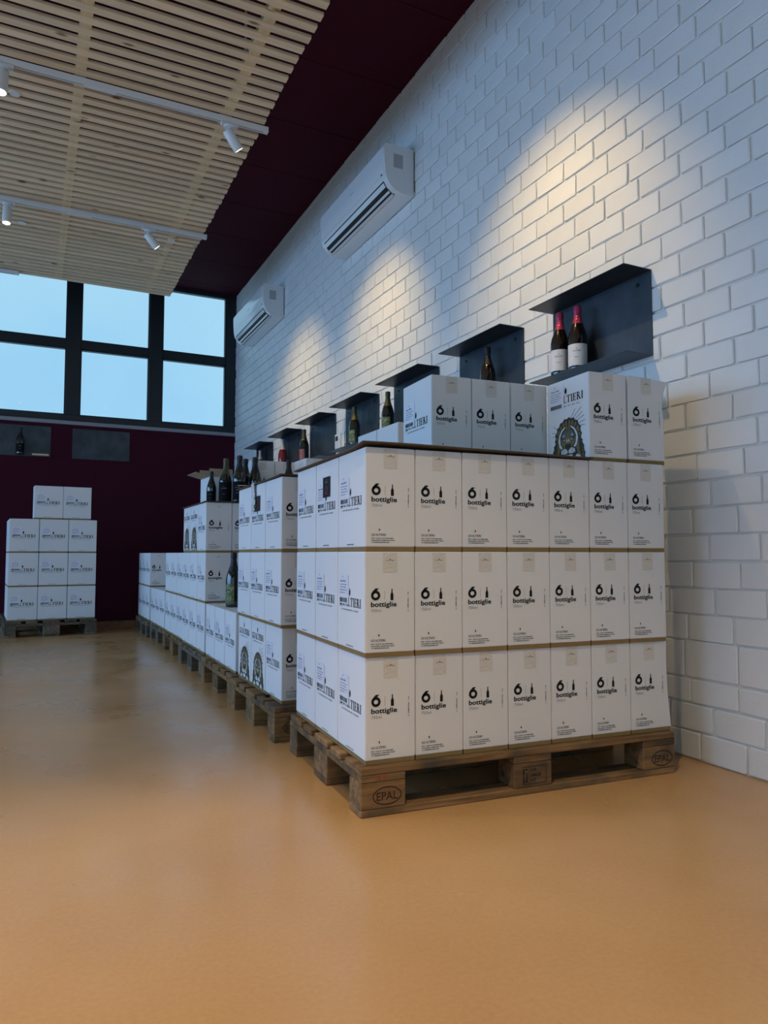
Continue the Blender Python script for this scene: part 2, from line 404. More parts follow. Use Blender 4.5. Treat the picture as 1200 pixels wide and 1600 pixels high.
for n, c in enumerate(cells):
    g = .0056
    w = round((c[1]-c[0]-g)/.012)*.012; h = c[3]-c[2]-g
    w = max(w, .03)
    key = (round(w, 3), round(h, 3), rb.randint(0, 3))
    off = rb.uniform(-.0012, .0016)
    loc = (W+.001-off*0, (c[0]+c[1])/2, (c[2]+c[3])/2 + rb.uniform(-.0012, .0012) + .0028*math.sin(c[0]*2.1+c[2]*7)*min(1, c[2]*4, (H-c[3])*4))
    vs, fs = brick_mesh(key[0], key[1], hash(key) % 9999) if key not in VAR else VAR[key][0]
    if key not in VAR:
        VAR[key] = ((vs, fs), MB().add(vs, fs).mesh('brick', [M['brick']]))
    sx = 1+off*110
    if n < 300:
        o = new('brick', VAR[key][1], wall_r, loc); o.scale = (max(.6, sx), 1, 1)
        o.rotation_euler = (rb.uniform(-.006, .006), 0, 0)
    else:
        a = rb.uniform(-.006, .006)
        mass.add([(loc[0]+x*max(.6, sx), loc[1]+y-a*z, loc[2]+z+a*y) for x, y, z in vs], fs)
tag(new('brickwork', mass.mesh('brickwork', [M['brick']]), wall_r), kind='stuff')

# far wall with window band
ZS0, ZS1 = 2.251, 2.293
struct('wall_back', MB().box(XL, D, 0, W+.02, D+.25, ZS0).mesh('wall_back', [M['maroon']]))
struct('trim_1', MB().box(XL, D-.03, ZS0, W, D+.25, ZS1).mesh('trim_1', [M['sill']], bevel=.003))
tag(new('baseboard_back', MB().box(XL, D-.012, 0, W, D, .07).mesh('baseboard_back', [M['maroon']], bevel=.002)), kind='structure')
win = struct('window_1', MB().box(XL, D-.01, ZS1, W, D+.09, 2.366).box(XL, D-.01, 4.0175, W, D+.09, H)
             .box(1.267, D-.01, 2.366, W, D+.09, 4.0175).mesh('window_1', [M['alu']]))
mull = [-.4985]
xs = [1.267]
mxs = [.4165-.915*k for k in range(8)]
boxpart('transom', win, (XL, D-.006, 3.145), (1.267, D+.088, 3.244), M['alu'], .002)
prev = 1.267
for x in mxs:
    if x < XL: break
    boxpart('mullion', win, (x-.0765, D-.02, 2.366), (x+.0765, D+.09, 4.0175), M['alu'], .003)
    for z0, z1 in ((2.366, 3.145), (3.244, 4.0175)):
        boxpart('pane', win, (x+.0765, D+.035, z0), (prev, D+.047, z1), M['glass'])
        fr = MB().box(x+.0765, D+.01, z0, prev, D+.07, z0+.012).box(x+.0765, D+.01, z1-.012, prev, D+.07, z1)
        fr.box(x+.0765, D+.01, z0, x+.0885, D+.07, z1).box(prev-.012, D+.01, z0, prev, D+.07, z1)
        new('sash', fr.mesh('sash', [M['alu']]), win)
    prev = x-.0765

# unseen sides of the room: glazed left side, entrance side behind
struct('wall_left', MB().box(XL-.2, YN, 0, XL, D+.2, .4).box(XL-.2, YN, 3.1, XL, D+.2, H).mesh('wall_left', [M['plaster']]))
wl = struct('window_2', MB().box(XL-.1, YN, .4, XL, D, .48).box(XL-.1, YN, 3.02, XL, D, 3.1).mesh('window_2', [M['alu']]))
for k in range(11):
    y = YN+.1+k*1.25
    boxpart('mullion', wl, (XL-.1, y-.04, .48), (XL, y+.04, 3.02), M['alu'])
    if k < 10: boxpart('pane', wl, (XL-.06, y+.04, .48), (XL-.05, y+1.21, 3.02), M['glass'])
struct('wall_front', MB().box(XL-.2, YN-.2, 0, -5.5, YN, H).box(.7, YN-.2, 0, W+.2, YN, H).box(-5.5, YN-.2, 3.4, .7, YN, H).mesh('wall_front', [M['plaster']]))
wf = struct('window_3', MB().box(-5.5, YN-.1, 0, .7, YN, .1).box(-5.5, YN-.1, 3.3, .7, YN, 3.4).mesh('window_3', [M['alu']]))
for k in range(6):
    x = -5.46+k*1.224
    boxpart('mullion', wf, (x-.04, YN-.1, .1), (x+.04, YN, 3.3), M['alu'])
    if k < 5: boxpart('pane', wf, (x+.04, YN-.06, .1), (x+1.184, YN-.05, 3.3), M['glass'])

# ------------------------------------------------------------------ SLATTED TIMBER CEILING PANEL
ZB = 3.54; XR = .39; XS = -5.6; PIT = .0915
panel = new('slatted_ceiling_panel', None, None, (XR, 0, ZB))
tag(panel, 'pine slat panel hung below the maroon ceiling', 'ceiling panel')
sm = MB().box(XS-XR, 0, 0, 0, .051, .020).mesh('slat', [M['pine']], bevel=.0015)
y = 5.893
while y > -3.2:
    s_ = new('slat', sm, panel, (random.uniform(-.004, .004), y-.051, random.uniform(-.001, .001)))
    y -= PIT
bmh = MB().box(-.03, -3.2, .006, .03, 5.885, .06).mesh('batten', [M['batten']], bevel=.0015)
for k in range(7): new('batten', bmh, panel, (.155-XR-.857*k, 0, 0))
rodm = MB().box(-.006, -.006, .06, .006, .006, H-ZB).mesh('hanger_rod', [M['white_metal']])
for k in range(0, 7, 2):
    for yy in (-2.5, -.2, 2.0, 4.0, 5.6): new('hanger_rod', rodm, panel, (.155-XR-.857*k, yy, 0))

# tracks and spotlights
def track(Y, x1, label):
    t = new('lighting_track', None, None, (x1, Y, ZB-.036)); tag(t, label, 'light track', 'lighting tracks under the slats')
    new('rail', MB().box(XS-x1+.3, -.018, 0, -.012, .018, .0355).mesh('rail', [M['white_metal']], bevel=.002), t)
    new('groove', MB().box(XS-x1+.32, -.006, -.0006, -.03, .006, .001).mesh('groove', [M['ac_grey']]), t)
    new('end_cap', MB().box(-.012, -.019, -.001, 0, .019, .0355).mesh('end_cap', [M['white_metal']], bevel=.002), t)
    for k in range(3): new('joint_plate', MB().box(-.09, -.0185, -.0012, .09, .0185, .01).mesh('joint_plate', [M['white_metal']]), t, (-1.02-1.7*k, 0, 0))
    return t
track(2.44, .425, 'white track rail crossing the slats, the one farther from the window of two in view')
track(4.21, .415, 'white track rail crossing the slats between the far window and another rail')
track(5.83, -1.06, 'white track rail under the slats right beside the window')
track(.67, .42, 'white track rail under the slats over the open end of the pallet row')
track(-1.1, .42, 'white track rail under the slats over the open floor')

def spotlight(x, Y, target, label, power, lens='lens_dim', size=50, blend=.6, col=(1, .76, .44), light=True):
    z = ZB-.036
    g = new('track_spotlight', None, None, (x, Y, z)); tag(g, label, 'spotlight', 'track spotlights')
    new('adapter', MB().box(-.055, -.017, -.02, .055, .017, -.0015).mesh('adapter', [M['white_metal']], bevel=.003), g)
    new('swivel', MB().lathe([(.034, -.030), (.036, -.027), (.036, -.022), (.034, -.0205)], 24).mesh('swivel', [M['white_metal']], smooth=True), g)
    new('stem', MB().lathe([(.008, -.062), (.008, -.03)], 12).mesh('stem', [M['white_metal']], smooth=True), g)
    d = (Vector(target)-Vector((x, Y, z-.07))).normalized()
    q = (-d).to_track_quat('Z', 'Y')
    body = MB().lathe([(.027, -.105), (.032, -.105), (.0325, -.10), (.0325, .02), (.029, .026), (.010, .027)], 24)
    body = new('lamp_body', body.mesh('lamp_body', [M['white_metal']], smooth=True), g, (0, 0, -.07)); body.rotation_euler = q.to_euler()
    ln = new('lens', MB().lathe([(.026, -.1062), (.026, -.1045)], 20).mesh('lens', [M[lens]]), g, (0, 0, -.07)); ln.rotation_euler = q.to_euler()
    if light:
        l = bpy.data.lights.new('spot_beam', 'SPOT'); l.energy = power; l.color = col; l.spot_size = math.radians(size); l.spot_blend = blend; l.shadow_soft_size = .02
        lo = bpy.data.objects.new('spot_beam', l); COL.objects.link(lo)
        lo.location = Vector((x, Y, z-.07)) + d*.115; lo.rotation_euler = q.to_euler()
    return g
WARM = (1, .70, .30)
WP = dict(col=WARM, size=70, blend=1)
spotlight(.174, 2.44, (W, 2.78, 2.05), 'white spotlight at the end of its rail, tilted towards the brick wall', 105, **WP)
spotlight(-1.10, 2.44, (-1.25, 2.0, 0), 'white spotlight shining down, on the rail farther from the window', 18, 'lens_on', 75)
spotlight(-.067, 4.21, (W, 4.5, 1.9), 'white spotlight tilted to the brick wall, on the rail nearer the window', 105, **WP)
spotlight(-1.12, 4.21, (-1.2, 3.9, 0), 'white spotlight shining down, on the rail nearer the window', 12, 'lens_on', 70)
spotlight(.174, .67, (W, .78, 1.95), 'white spotlight near the brick wall over the open end of the pallet row', 120, **WP)
for x, Y, tg, pw in ((-1.3, .67, (-1.1, .1, 0), 34), (-2.6, .67, (-2.4, .4, 0), 40), (-.6, -1.1, (-.1, -1.2, 0), 170), (-1.9, -1.1, (-1.4, -1.1, 0), 150), (-3.2, -1.1, (-2.8, -.9, 0), 90), (-3.0, 2.44, (-2.6, 2.2, 0), 40)):  # unseen spots added for warm light on floor and carton fronts
    spotlight(x, Y, tg, 'unseen white track spotlight, added to light the open floor', pw, 'lens_on', 72)
# small round fittings under the slats
for px, py, lb in ((23, 147, 'beside the lit lamp farther from the window'), (35, 349, 'beside the lit lamp nearer the window'), (268, 376, 'beside the tilted spotlight')):
    p = at(px, py, 2, ZB-.004)
    r_ = new('ring_fitting', MB().lathe([(.020, 0), (.030, 0), (.031, .003), (.031, .0035), (.02, .0035)], 20).mesh('ring_fitting', [M['white_metal']], smooth=True), None, p)
    tag(r_, 'small round ring fitting under the pine slats '+lb, 'ceiling fitting', 'ring fittings under the slats')

# ------------------------------------------------------------------ AIR CONDITIONERS
def air_con(y0, label):
    L = 1.19; h = .325
    g = new('air_conditioner', None, None, (W-.0118, y0, 3.2)); tag(g, label, 'air conditioner', 'wall air conditioners')
    prof = [(0, 0), (.10, .004), (.145, .018), (.18, .045), (.205, .085), (.215, .125), (.222, .22), (.224, .30), (.215, h), (0, h)]
    n = len(prof)
    def ext(pr, a, b, mt, name, par, smooth=True):
        k = len(pr)
        vs = [(-d, a, z) for d, z in pr]+[(-d, b, z) for d, z in pr]
        fs = [tuple(range(k)), tuple(range(2*k-1, k-1, -1))]+[(i, (i+1) % k, k+(i+1) % k, k+i) for i in range(k)]
        return new(name, MB().add(vs, fs).mesh(name, [mt], smooth=smooth), par)
    ext(prof, 0, L, M['ac'], 'body', g)
    ext([(.2075, .118), (.2175, .135), (.224, .22), (.2265, .305), (.2215, .305), (.21, .13)], .02, L-.02, M['ac'], 'front_panel', g)
    crv = [(.10, .004), (.1235, .010), (.145, .018), (.164, .031), (.18, .045), (.194, .064), (.205, .085)]
    def off(k0, k1, o, th):
        out, inn = [], []
        for k in range(k0, k1+1):
            a, b = crv[max(k-1, 0)], crv[min(k+1, len(crv)-1)]
            tx, tz = b[0]-a[0], b[1]-a[1]; n_ = math.hypot(tx, tz); nx, nz = tz/n_, -tx/n_
            out.append((crv[k][0]+nx*(o+th), crv[k][1]+nz*(o+th))); inn.append((crv[k][0]+nx*o, crv[k][1]+nz*o))
        return out+inn[::-1]
    ext(off(1, 6, -.003, .0045), .05, L-.05, M['slot'], 'air_outlet', g)  # dark strip set proud; its black stands for the shaded recess
    lv = lambda a, b: [(a[0]+(b[0]-a[0])*q, a[1]+(b[1]-a[1])*q) for q in (.12, .88)]
    for a_, b_2 in ((4.3, 5.55), (2.35, 3.05), (1.02, 1.75)):
        def pt(t, o):
            k = min(int(t), 5); q = t-k; x_ = crv[k][0]+(crv[k+1][0]-crv[k][0])*q; z_ = crv[k][1]+(crv[k+1][1]-crv[k][1])*q
            tx, tz = crv[k+1][0]-crv[k][0], crv[k+1][1]-crv[k][1]; n_ = math.hypot(tx, tz)
            return (x_+tz/n_*o, z_-tx/n_*o)
        ext([pt(a_, .0015), pt(b_2, .0015), pt(b_2, .006), pt(a_, .006)], .055, L-.055, M['ac'], 'louver', g, False)
    new('side_vent', MB().box(-.155, -.0012, .17, -.085, 0, .265).mesh('side_vent', [M['ac_grey']]), g)
    boxpart('logo', g, (-.2248, .52, .215), (-.2234, .58, .222), M['ac_grey'])
    boxpart('indicator', g, (-.2165, .05, .124), (-.2145, .075, .138), M['slot'])
    boxpart('mounting_plate', g, (-.0005, -.006, .03), (.0, L+.006, .31), M['slot'])
    return g
air_con(2.225, 'white split air conditioner high on the bricks, above the wall controller')
air_con(5.03, 'white split air conditioner high on the bricks, beside the window')

# ------------------------------------------------------------------ STEEL SHELVES
def shelf(loc, rz, label, group, w=.622, h=.362, d=.152):
    g = new('wall_shelf', None, None, loc, rz); tag(g, label, 'shelf', group)
    boxpart('back_panel', g, (-.003, 0, 0), (0, w, h), M['steel'])
    boxpart('bottom_plate', g, (-d, 0, 0), (-.003, w, .003), M['steel'])
    boxpart('top_plate', g, (-d, 0, h-.003), (-.003, w, h), M['steel'])
    sm_ = MB().lathe([(.008, 0), (.008, .003), (.004, .005)], 12).mesh('screw', [M['screw']])
    for yy, zz in ((.07, h-.045), (w-.07, h-.045)):
        s = new('screw', sm_, g, (-.003, yy, zz)); s.rotation_euler = (0, -math.pi/2, 0)
    return g
SZ = 1.593
SHY = [.168, 1.028, 1.897, 2.765, 3.600, 4.448, 5.345]
ordw = ['first', 'second', 'third', 'fourth', 'fifth', 'sixth', 'seventh']
swhat = ['holding two pink-necked bottles', 'holding one brown bottle', 'with one gold-necked bottle', 'with one dark bottle', 'with one rose-labelled bottle', 'with a red bottle', 'with a clear-necked bottle']
for k, y in enumerate(SHY):
    shelf((W-.0118, y, SZ), 0, 'dark steel shelf %s, %s on the bricks from the row\'s open end' % (swhat[k], ordw[k]), 'steel shelves on the brick wall')
shelf((-1.335, D-.002, 1.866), -math.pi/2, 'dark steel shelf on the maroon wall with one bottle', 'steel shelves on the maroon wall', h=.345).location.x = -1.335
shelf((-.487, D-.002, 1.866), -math.pi/2, 'empty dark steel shelf on the maroon wall', 'steel shelves on the maroon wall', h=.345)
for o in COL.objects:
    pass
# ------------------------------------------------------------------ BOTTLES
def lathe_obj(name, prof, mt, parent, n=28): return new(name, MB().lathe(prof, n).mesh(name, [mt], smooth=True), parent)
def bottle(loc, label, glass='glass_dark', foil='foil_black', paper='paper_white', group=None, s=1.0, lab=(.025, .125), face=math.pi*1.25, foil_to=.205, clear_neck=False, neck_label=True, wide=150):
    g = new('wine_bottle', None, None, loc, face); tag(g, label, 'bottle', group); g.scale = (s, s, s)
    body = [(.030, 0), (.040, .001), (.0435, .006), (.0440, .02), (.0440, .145), (.0425, .165), (.0385, .185), (.032, .205), (.0255, .222), (.0205, .238), (.0172, .255), (.0158, .272), (.0158, .284)]
    lathe_obj('glass', body, M[glass], g)
    def rad(z):
        for (r0, z0), (r1, z1) in zip(body, body[1:]):
            if z0 <= z <= z1: return r0+(r1-r0)*(z-z0)/(z1-z0)
        return .0158
    zs = sorted({foil_to, *[z for _, z in body if z > foil_to and z < .28]})
    cap = [(rad(z)+.0006, z) for z in zs] + [(.0166, .278), (.0182, .282), (.0188, .288), (.0180, .297), (.0182, .303), (.0172, .309), (.012, .312)]
    lathe_obj('foil_capsule', cap, M[foil], g)
    def wrap(name, z0, z1, half, mt, mi=None):
        k = 16; vs = []; fs = []
        for i in range(k+1):
            a = math.radians(-half+2*half*i/k)
            for z in (z0, z1): r = rad(z)+.0005; vs.append((r*math.cos(a), r*math.sin(a), z))
        for i in range(k): fs.append((2*i, 2*i+2, 2*i+3, 2*i+1))
        return new(name, MB().add(vs, fs).mesh(name, [mt], smooth=True), g)
    if paper:
        wrap('label', lab[0], lab[1], wide/2, M[paper])
        I = Ink(); leaf(I, 0, .10, .006); I.merge(WORD, -.018, .09, .036/WORDW); I.fine(-.010, .062, .003, .02); I.rect(-.012, .05, .012, .0508)
        sc_ = (lab[1]-lab[0])/.1
        pm = I.mesh('label_print', [M['ink'] if paper not in ('paper_black',) else M['ink_grey']], lambda x, y, l: ((.0445+l)*math.cos(x/.045), (.0445+l)*math.sin(x/.045), lab[0]+(y-.025)*sc_), .0006)
        new('label_print', pm, g)
    return g
ZSH = SZ+.0035
GB = 'bottles on the brick wall shelves'
F = math.atan2(-1, -.55)    # labels turned towards the open end of the room
XB = W-.008-.06
bottle((W-.095, .645, ZSH), 'dark bottle with pink foil neck and white label, on the side nearer the next shelf', 'glass_brown', 'foil_pink', 'paper_white', GB, .985, face=F-.35, foil_to=.225)
bottle((W-.085, .535, ZSH), 'dark bottle with pink foil neck and white label, mid shelf beside its twin', 'glass_brown', 'foil_pink', 'paper_white', GB, .985, face=F-.35, foil_to=.225)
bottle((W-.08, 1.262, ZSH), 'dark brown bottle alone on the second shelf', 'glass_brown', 'foil_black', 'paper_white', GB, .985, lab=(.02, .10), face=F+.5)
bottle((W-.085, 2.475, ZSH), 'dark green bottle with gold neck foil and pale label, on the third shelf', 'glass_dark', 'foil_gold', 'paper_green', GB, .985, face=F-.9)
bottle((W-.085, 3.05, ZSH), 'dark bottle with a pale yellow label on the fourth shelf', 'glass_dark', 'foil_gold', 'paper_green', GB, .985, face=F-1.2)
bottle((W-.085, 4.18, ZSH), 'dark bottle with rose label in front of a shelf end', 'glass_dark', 'foil_gold', 'paper_rose', GB, .985, face=F-1.1)
bottle((W-.085, 4.80, ZSH), 'red bottle with pale neck on the sixth shelf', 'wine_red', 'foil_white', 'paper_white', GB, .985, face=F-.6, lab=(.02, .07))
bottle((W-.085, 5.58, ZSH), 'pale-necked bottle on the shelf nearest the window', 'glass_dark', 'foil_white', 'paper_white', GB, .95, face=F-.6)
bottle((-1.02, D-.085, 1.8695), 'dark bottle standing on the shelf of the maroon wall', 'glass_dark', 'foil_black', 'paper_black', None, .96, face=-math.pi/2)
# small board lying on the far shelf
tag(new('wood_block', MB().box(-.085, -.03, 0, .085, .03, .02).mesh('wood_block', [M['pine']], bevel=.002), None, (-.815, D-.06, 1.8695)), 'small pale wooden strip on the maroon wall shelf', 'wood strip')
# wall controller between two shelves
wc = new('wall_controller', None, None, (W-.0118, 3.455, 1.64)); tag(wc, 'white room controller with dark display on the bricks between two shelves', 'controller')
boxpart('housing', wc, (-.028, 0, 0), (0, .105, .125), M['ac'], .004)
boxpart('display', wc, (-.0288, .035, .068), (-.0278, .092, .108), M['screen'])
boxpart('base_frame', wc, (-.006, -.04, -.03), (0, .118, .138), M['ac'], .002)

# ------------------------------------------------------------------ PALLETS (1200 x 800 x 144)
def pal_print():
    P = Ink(); P.ring(0, 0, .047, .027, .0035, n=28); P.text('EPAL', -.034, -.0125, .025, bold=.012, width=.068)
    Q = Ink(); Q.rect(-.045, -.028, -.043, .028); Q.rect(.043, -.028, .045, .028); Q.rect(-.045, .026, .045, .028); Q.rect(-.045, -.028, .045, -.026); Q.rect(-.02, -.026, -.0185, .026)
    for k, t in enumerate(('UA', '04828', 'HT')): Q.text(t, -.014, .012-.017*k, .011, bold=.02)
    Q.fine(-.026, -.022, .009, .044, rot=True); Q.fine(-.037, -.022, .006, .044, rot=True)
    R_ = Ink(); R_.text('78  01', -.04, -.006, .012, bold=.01)
    return P, Q, R_
P1, P2, P3 = pal_print()
fr_face = lambda y: (lambda x, z, l: (x, y-l, z))
MESH = {}
def pm(name, w, d, h, grey):
    k = (name, w, d, h, grey)
    if k not in MESH: MESH[k] = MB().box(-w/2, -d/2, 0, w/2, d/2, h).mesh(name, [M['pallet_grey' if grey else 'pallet']], bevel=.003)
    return MESH[k]
def pallet(x, y, rz, label, grey=False, marks=True, detail=True):
    g = new('euro_pallet', None, None, (x, y, 0), rz); tag(g, label, 'pallet', 'wooden pallets under the cartons')
    J = lambda: random.uniform(-.004, .004)
    for yy in (.05, .4, .75): new('bottom_board', pm('bottom_board', 1.2, .1 if yy != .4 else .145, .022, grey), g, (.6, yy, 0))
    for yy in (.05, .4, .75):
        for xx in (.0725, .6, 1.1275):
            b = new('block', pm('block', .145, .1 if yy != .4 else .145, .078, grey), g, (xx, yy, .022))
            if yy == .05 and marks and xx != .6:
                pr = P1.mesh('brand_mark', [M['brand_black'] if xx > 1 else M['brand']], lambda u, v, l: (u+.012, -.05-l, .036+v), .0006); new('brand_mark', pr, b)
            if yy == .05 and marks and xx == .6 and detail:
                new('stamp', P2.mesh('stamp', [M['brand_black']], lambda u, v, l: (u+.005, -.05-l, .038+v), .0006), b)
    for xx in (.0725, .6, 1.1275): 
        s = new('stringer_board', pm('stringer_board', .145, .8, .022, grey), g, (xx, .4, .100))
        if marks and detail and xx < .1: new('stamp', P3.mesh('stamp', [M['red']], lambda u, v, l: (u+.015, -.4-l, .011+v), .0006), s)
    for yy, ww in ((.0725, .145), (.2325, .1), (.4, .145), (.5675, .1), (.7275, .145)):
        new('deck_board', pm('deck_board', 1.2, ww, .022, grey), g, (.6+J(), yy, .122))
    return g
PAL = dict(A=(0, 0, -.0634), B=(.028, .930, -.022), C=(.062, 1.772, -.015), D=(.085, 2.600, -.006), E=(.110, 3.430, 0), F=(.128, 4.262, 0), G=(.105, 5.095, 0))
plab = dict(A='worn pallet with oval brands under the end stack of the row', B='worn pallet under the second stack of the row', C='worn pallet under the low stack with one bottle on top',
            D='grey pallet under the stack topped with dark bottles', E='greyish pallet under the two-tier stack beside the bottle-topped one', F='greyish pallet under the single-tier stack near the window', G='greyish pallet under the row\'s last stack by the maroon wall')
for k in 'ABCDEFG': pallet(*PAL[k], plab[k], grey=k in 'DFG', marks=k in 'ABC', detail=k == 'A')
LP = (-1.09, 5.575, .055)   # lone pallet: short side towards the room
lone = pallet(0, 0, 0, 'grey pallet under the lone stack at the maroon wall', True, False, False)
lone.location = (LP[0]+.8, LP[1]+.03, 0); lone.rotation_euler = (0, 0, math.pi/2+.06)
for ch in lone.children: ch.scale = (ch.scale[0], ch.scale[1], 1)

# ------------------------------------------------------------------ CARTONS
CW, CD, CH = .1650, .2520, .3196      # narrow face, wide face, height
KB = .0135
def carton_mesh(name, warp=0, w=CW, d=CD, h=CH):
    nx, ny, nz = 4, 4, 6
    bm = bmesh.new(); bmesh.ops.create_cube(bm, size=1)
    bmesh.ops.subdivide_edges(bm, edges=bm.edges[:], cuts=5, use_grid_fill=True)
    for v in bm.verts:
        x, y, z = v.co+Vector((.5, .5, .5))
        fx = math.sin(math.pi*max(0, min(1, z)))*math.sin(math.pi*y)*.0006
        fy = math.sin(math.pi*max(0, min(1, z)))*math.sin(math.pi*x)*.0006
        X = x*w + ((x-.5)*2)*fx; Y = y*d + ((y-.5)*2)*fy; Z = KB+.0002+z*(h-KB-.0002)
        if warp == 1:     # side flaring outwards at the foot
            X += x*x*.016*(1-z)**1.6 - x*.004*math.sin(math.pi*z)
        if warp == 2:     # dented upper edge with a pushed-out corner
            X += x*(.020*max(0, z-.86)/.14 - .008*math.exp(-((z-.72)/.16)**2)); Z -= x*x*.010*max(0, z-.7)/.3
        v.co = (X, Y, Z)
    ed = [e for e in bm.edges if len(e.link_faces) == 2 and e.calc_face_angle(0) > 1.0]
    bmesh.ops.bevel(bm, geom=ed, offset=.0022, segments=2, affect='EDGES', clamp_overlap=True)
    me = bpy.data.meshes.new(name); bm.to_mesh(me); bm.free(); me.materials.append(M['carton'])
    for p in me.polygons: p.use_smooth = True
    me.set_sharp_from_angle(angle=math.radians(40))
    return me
CM = [carton_mesh('wine_carton', k) for k in range(3)]
KM = MB().box(.0012, .0012, 0, CW-.0012, CD-.0012, KB).mesh('kraft_base', [M['kraft']], bevel=.001)
KMW = MB().box(.0012, .0012, 0, CW+.013, CD-.0012, KB).mesh('kraft_base', [M['kraft']], bevel=.001)
H_ = CH
def front_inks():
    w = CW; vy = lambda t: H_*(1-t)
    A = Ink()     # little crest high on the face
    A.text('GUALTIERI', .42*w, vy(.088), .0026, width=.16*w, bold=.02); A.poly([(.48*w, vy(.078)), (.5*w, vy(.066)), (.52*w, vy(.078))])
    I = Ink()     # big six, bar, bottle and wording
    r = .0152; cx, cy = .117*w+r, vy(.464)+r; t = .0082
    I.ring(cx, cy, r, r*.98, t, n=30)
    I.poly([(cx-r, cy), (cx-r*.30, cy+r*.42), (cx+.0105, cy+.0214), (cx-.0008, cy+.0214)])
    I.poly([(cx-r, cy), (cx-.0008, cy+.0214), (cx-r*.62, cy+.0128), (cx-r*.93, cy+.0062)])
    I.rect(.385*w, vy(.458), .385*w+.0010, vy(.368), 1)
    bottle_icon(I, .535*w, vy(.464), .0350, .0098)
    I.text('bottiglie', .115*w, vy(.523), .0150, bold=.034, width=.515*w)
    I.text('750ml', .118*w, vy(.572), .0092, mi=1, bold=-.004, width=.20*w)
    V = Ink(); V.fine(.872*w, vy(.572), .0030, .062, rot=True)
    Q = Ink()     # maker's mark and address lines at the foot
    leaf(Q, .275*w, vy(.806), .0085)
    Q.merge(WORD, .117*w, vy(.851), .29*w/WORDW)
    for k in range(3): Q.fine(.117*w, vy(.879+.0195*k), .0029, (.44, .47, .36)[k]*w)
    return A, I, V, Q
FA, FI, FV, FQ = front_inks()
def side_ink(tiger=False):
    I = Ink(); d = CD; vy = lambda t: H_*(1-t)
    ys = .50 if not tiger else .235
    leaf(I, .47*d, vy(ys-.055), .027)
    hgt = .80*d/WORDW
    I.merge(WORD, .075*d, vy(ys+.045), hgt)
    I.rect(.075*d, vy(ys+.052), .20*d, vy(ys+.049))
    Q = Ink(); Q.fine(.16*d, vy(ys+.088), .0048, .62*d, mi=1)
    if not tiger: Q.fine(.34*d, vy(.936), .0034, .26*d)
    return I, Q
SI, ST = side_ink(), side_ink(True)
def label_ink():
    """paper label with address lines and bar code (u 0..1, v 0..1 of the label)"""
    I = Ink(); w, h = .088, .092
    I.rect(0, 0, w, h, 0, 0)
    B = Ink(); r = random.Random(5)
    x = .006
    while x < w-.012:
        b = r.choice((.0008, .0012, .0018)); B.rect(x, .004, x+b, .0185); x += b+r.choice((.0008, .0012))
    T = Ink()
    T.fine(.010, .070, .0058, .05)
    T.rect(.028, .083, .040, .0834); T.poly([(.030, .085), (.034, .090), (.038, .085)])
    for k, ww in enumerate((.066, .058, .070, .050)): T.fine(.006, .060-.0088*k, .0032, ww)
    return I, B, T
LI, LB, LT = label_ink()
